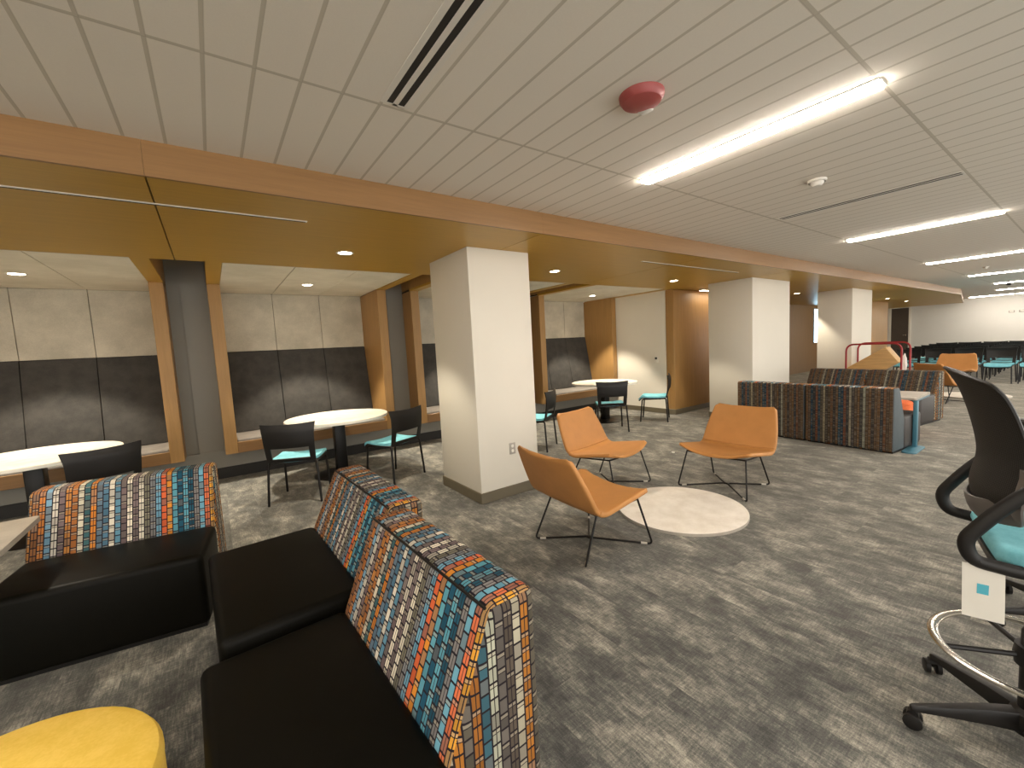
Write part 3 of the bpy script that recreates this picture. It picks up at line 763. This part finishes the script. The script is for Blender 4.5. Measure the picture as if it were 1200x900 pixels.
for k in range(5):
    a = math.radians(base_ang+72*k); d = Vector((math.cos(a), math.sin(a), 0)); s = Vector((-d.y, d.x, 0))
    bm = new(); A = []
    for q, hw, zt_, zb in ((.035, .030, .130, .065), (.12, .026, .124, .070), (.24, .019, .102, .068), (.335, .014, .086, .066), (.345, .008, .082, .068)):
        p = d*q; A.append([bm.verts.new(p+s*hw+Vector((0, 0, zb))), bm.verts.new(p-s*hw+Vector((0, 0, zb))), bm.verts.new(p-s*hw*.7+Vector((0, 0, zt_))), bm.verts.new(p+s*hw*.7+Vector((0, 0, zt_)))])
    for P, Q in zip(A, A[1:]):
        for i in range(4): bm.faces.new((P[i], P[(i+1) % 4], Q[(i+1) % 4], Q[i]))
    bm.faces.new(A[0]); bm.faces.new(A[-1][::-1])
    bmesh.ops.bevel(bm, geom=list(bm.edges), offset=.004, segments=2, affect='EDGES', profile=.5, clamp_overlap=True)
    leg = obj('leg', bm, BLK, t)
    bm = new(); c = d*.335; ax = (s*math.cos(.5)+d*math.sin(.5))
    for off in (-.018, .018):
        o_ = c+ax*off+Vector((0, 0, .029)); fx = Vector((0, 0, 1)).cross(ax)
        rings = []
        for dx, rr in ((-.010, .020), (-.007, .028), (.007, .028), (.010, .020)):
            rings.append([bm.verts.new(o_+ax*dx+fx*rr*math.cos(2*PI*i/20)+Vector((0, 0, rr*math.sin(2*PI*i/20)))) for i in range(20)])
        for P, Q in zip(rings, rings[1:]):
            for i in range(20): bm.faces.new((P[i], P[(i+1) % 20], Q[(i+1) % 20], Q[i]))
        bm.faces.new(rings[0][::-1]); bm.faces.new(rings[-1])
    tube(bm, [c+Vector((0, 0, .03)), c+Vector((0, 0, .072))], .009, 8)
    tube(bm, [c-ax*.012+Vector((0, 0, .05)), c+ax*.012+Vector((0, 0, .05))], .018, 10)
    obj('caster', bm, BLK, leg)
bm = new(); tube(bm, [(.25*math.cos(2*PI*k/56), .25*math.sin(2*PI*k/56), .33) for k in range(56)], .012, 10, True, flat_=(.009, .016, (0, 0, 1))); ring = obj('foot_ring', bm, CHROME, t)
bm = new(); lathe(bm, [(.032, .30), (.046, .30), (.05, .33), (.046, .37), (.032, .37)], 24); obj('ring_collar', bm, BLK, t)
for k in range(4):
    a = math.radians(20+90*k); d = Vector((math.cos(a), math.sin(a), 0))
    bm = new(); tube(bm, [d*.04+Vector((0, 0, .335)), d*.248+Vector((0, 0, .328))], .009, 8); obj('ring_strut', bm, BLK, t)
t2 = dup(t, 'second drafting chair behind the first, only its castors and leg show past the paper tag', (3.25, -.02, 0), 69)
# the paper tag that hangs from the near arm (faces the way the chair's side faces)
f_ = Vector((math.cos(math.radians(-75)), math.sin(math.radians(-75)), 0)); r_ = Vector((math.sin(math.radians(-75)), -math.cos(math.radians(-75)), 0))
tp = thing('paper_tag', 'white paper tag with turquoise swatch hanging from the drafting chair', 'paper tag', Vector((2.22, .09, .54))+r_*.235+f_*(-.163), -75)
bm = new(); sheet(bm, lambda u, v: Vector((.0008*math.sin(3*v), (-.047+.094*u)*(1+0*v)-.004*v, .18*v)), 4, 6, .0012); obj('sheet', bm, PAPER, tp)
bm = new(); box(bm, .0009, .0026, -.016, .010, .085, .118); obj('swatch', bm, PAPERT, tp, smooth=None)
bm = new(); tube(bm, [(0, .0, .18), (.015, -.01, .19), (.03, -.015, .205)], .0012, 5); obj('string', bm, GREYPL, tp)

# ------------------------------------------------------------------ red cart, board and wrap
t = thing('panel_cart', 'flat cart with two red tubular hoops behind the far striped sofa', 'cart', (12.2, 2.90, 0))
bm = new(); box(bm, -.42, .42, -.50, .50, .17, .225, .006, 1); obj('platform', bm, BOARD, t)
for x, ya, yb in ((-.40, -.47, .48), (.40, -.45, .48)):
    bm = new(); tube(bm, fillet([(x, ya, .225), (x, ya, 1.14), (x, yb, 1.14), (x, yb, .225)], .16, 8), .019, 10); obj('hoop', bm, REDM, t)
for x in (-.34, .34):
    for y in (-.40, .40):
        bm = new()
        R0 = [[bm.verts.new((x+.075*math.cos(2*PI*i/20), y+o, .075+.075*math.sin(2*PI*i/20))) for i in range(20)] for o in (-.018, .018)]
        for i in range(20): bm.faces.new((R0[0][i], R0[0][(i+1) % 20], R0[1][(i+1) % 20], R0[1][i]))
        bm.faces.new(R0[0][::-1]); bm.faces.new(R0[1])
        box(bm, x-.03, x+.03, y-.025, y+.025, .09, .17)
        obj('wheel', bm, BLK, t)
bm = new()
A = Vector((0, 3.47, .56)); e1 = Vector((0, -.73, .50)); e2 = Vector((0, -.226, -.33))
for (s0, s1) in ((0, 1),):
    vs = [bm.verts.new(A+e1*i+e2*j+Vector((x, 0, 0))) for x in (11.98, 12.34) for (i, j) in ((0, 0), (1, 0), (1, 1), (0, 1))]
    for q in ((0, 1, 2, 3), (7, 6, 5, 4), (0, 4, 5, 1), (1, 5, 6, 2), (2, 6, 7, 3), (3, 7, 4, 0)): bm.faces.new([vs[i] for i in q])
    bmesh.ops.bevel(bm, geom=list(bm.edges), offset=.012, segments=2, affect='EDGES', profile=.5)
tag(obj('wooden_crate', bm, BOARD), 'pale wooden box lying tilted on the red hooped cart', 'box')
bm = new(); bmesh.ops.create_icosphere(bm, subdivisions=4, radius=1)
for v in bm.verts:
    n = noise.noise(v.co*2.3)*.35+noise.noise(v.co*6)*.16
    k = 1+n; z = v.co.z
    v.co = Vector((12.48+v.co.x*.09*k, 2.54+v.co.y*.055*k-.02*z, .55+z*.325*(1+.3*n)))
tag(obj('plastic_wrap', bm, PLASTICW, smooth=25), 'crumpled whitish plastic wrap standing beside the tilted box on the cart', 'wrapping')

# bits of paper on the carpet
for x, y, nm in ((4.80, 3.21, 'white scrap on the carpet behind the chair facing the camera'),):
    bm = new(); sheet(bm, lambda u, v: Vector((.05*u-.025, .035*v-.017, .012+.008*math.sin(7*u+3*v))), 5, 4, .0015)
    tag(obj('paper_scrap', bm, PAPER, loc=(x, y, -.004)), nm, 'paper scrap')

# ------------------------------------------------------------------ world, render look
w = bpy.data.worlds.new('world'); bpy.context.scene.world = w; w.use_nodes = True
w.node_tree.nodes['Background'].inputs[0].default_value = (1, .96, .90, 1); w.node_tree.nodes['Background'].inputs[1].default_value = 2.0  # soft fill added through the open right side to brighten the ceiling
sc = bpy.context.scene
sc.view_settings.view_transform = 'Standard'; sc.view_settings.look = 'None'; sc.view_settings.gamma = 1; sc.view_settings.use_curve_mapping = False
sc.view_settings.exposure = 0.54
sc.cycles.use_denoising = True
sc.cycles.max_bounces = 8; sc.cycles.diffuse_bounces = 5; sc.cycles.glossy_bounces = 3
sc.cycles.sample_clamp_indirect = 6
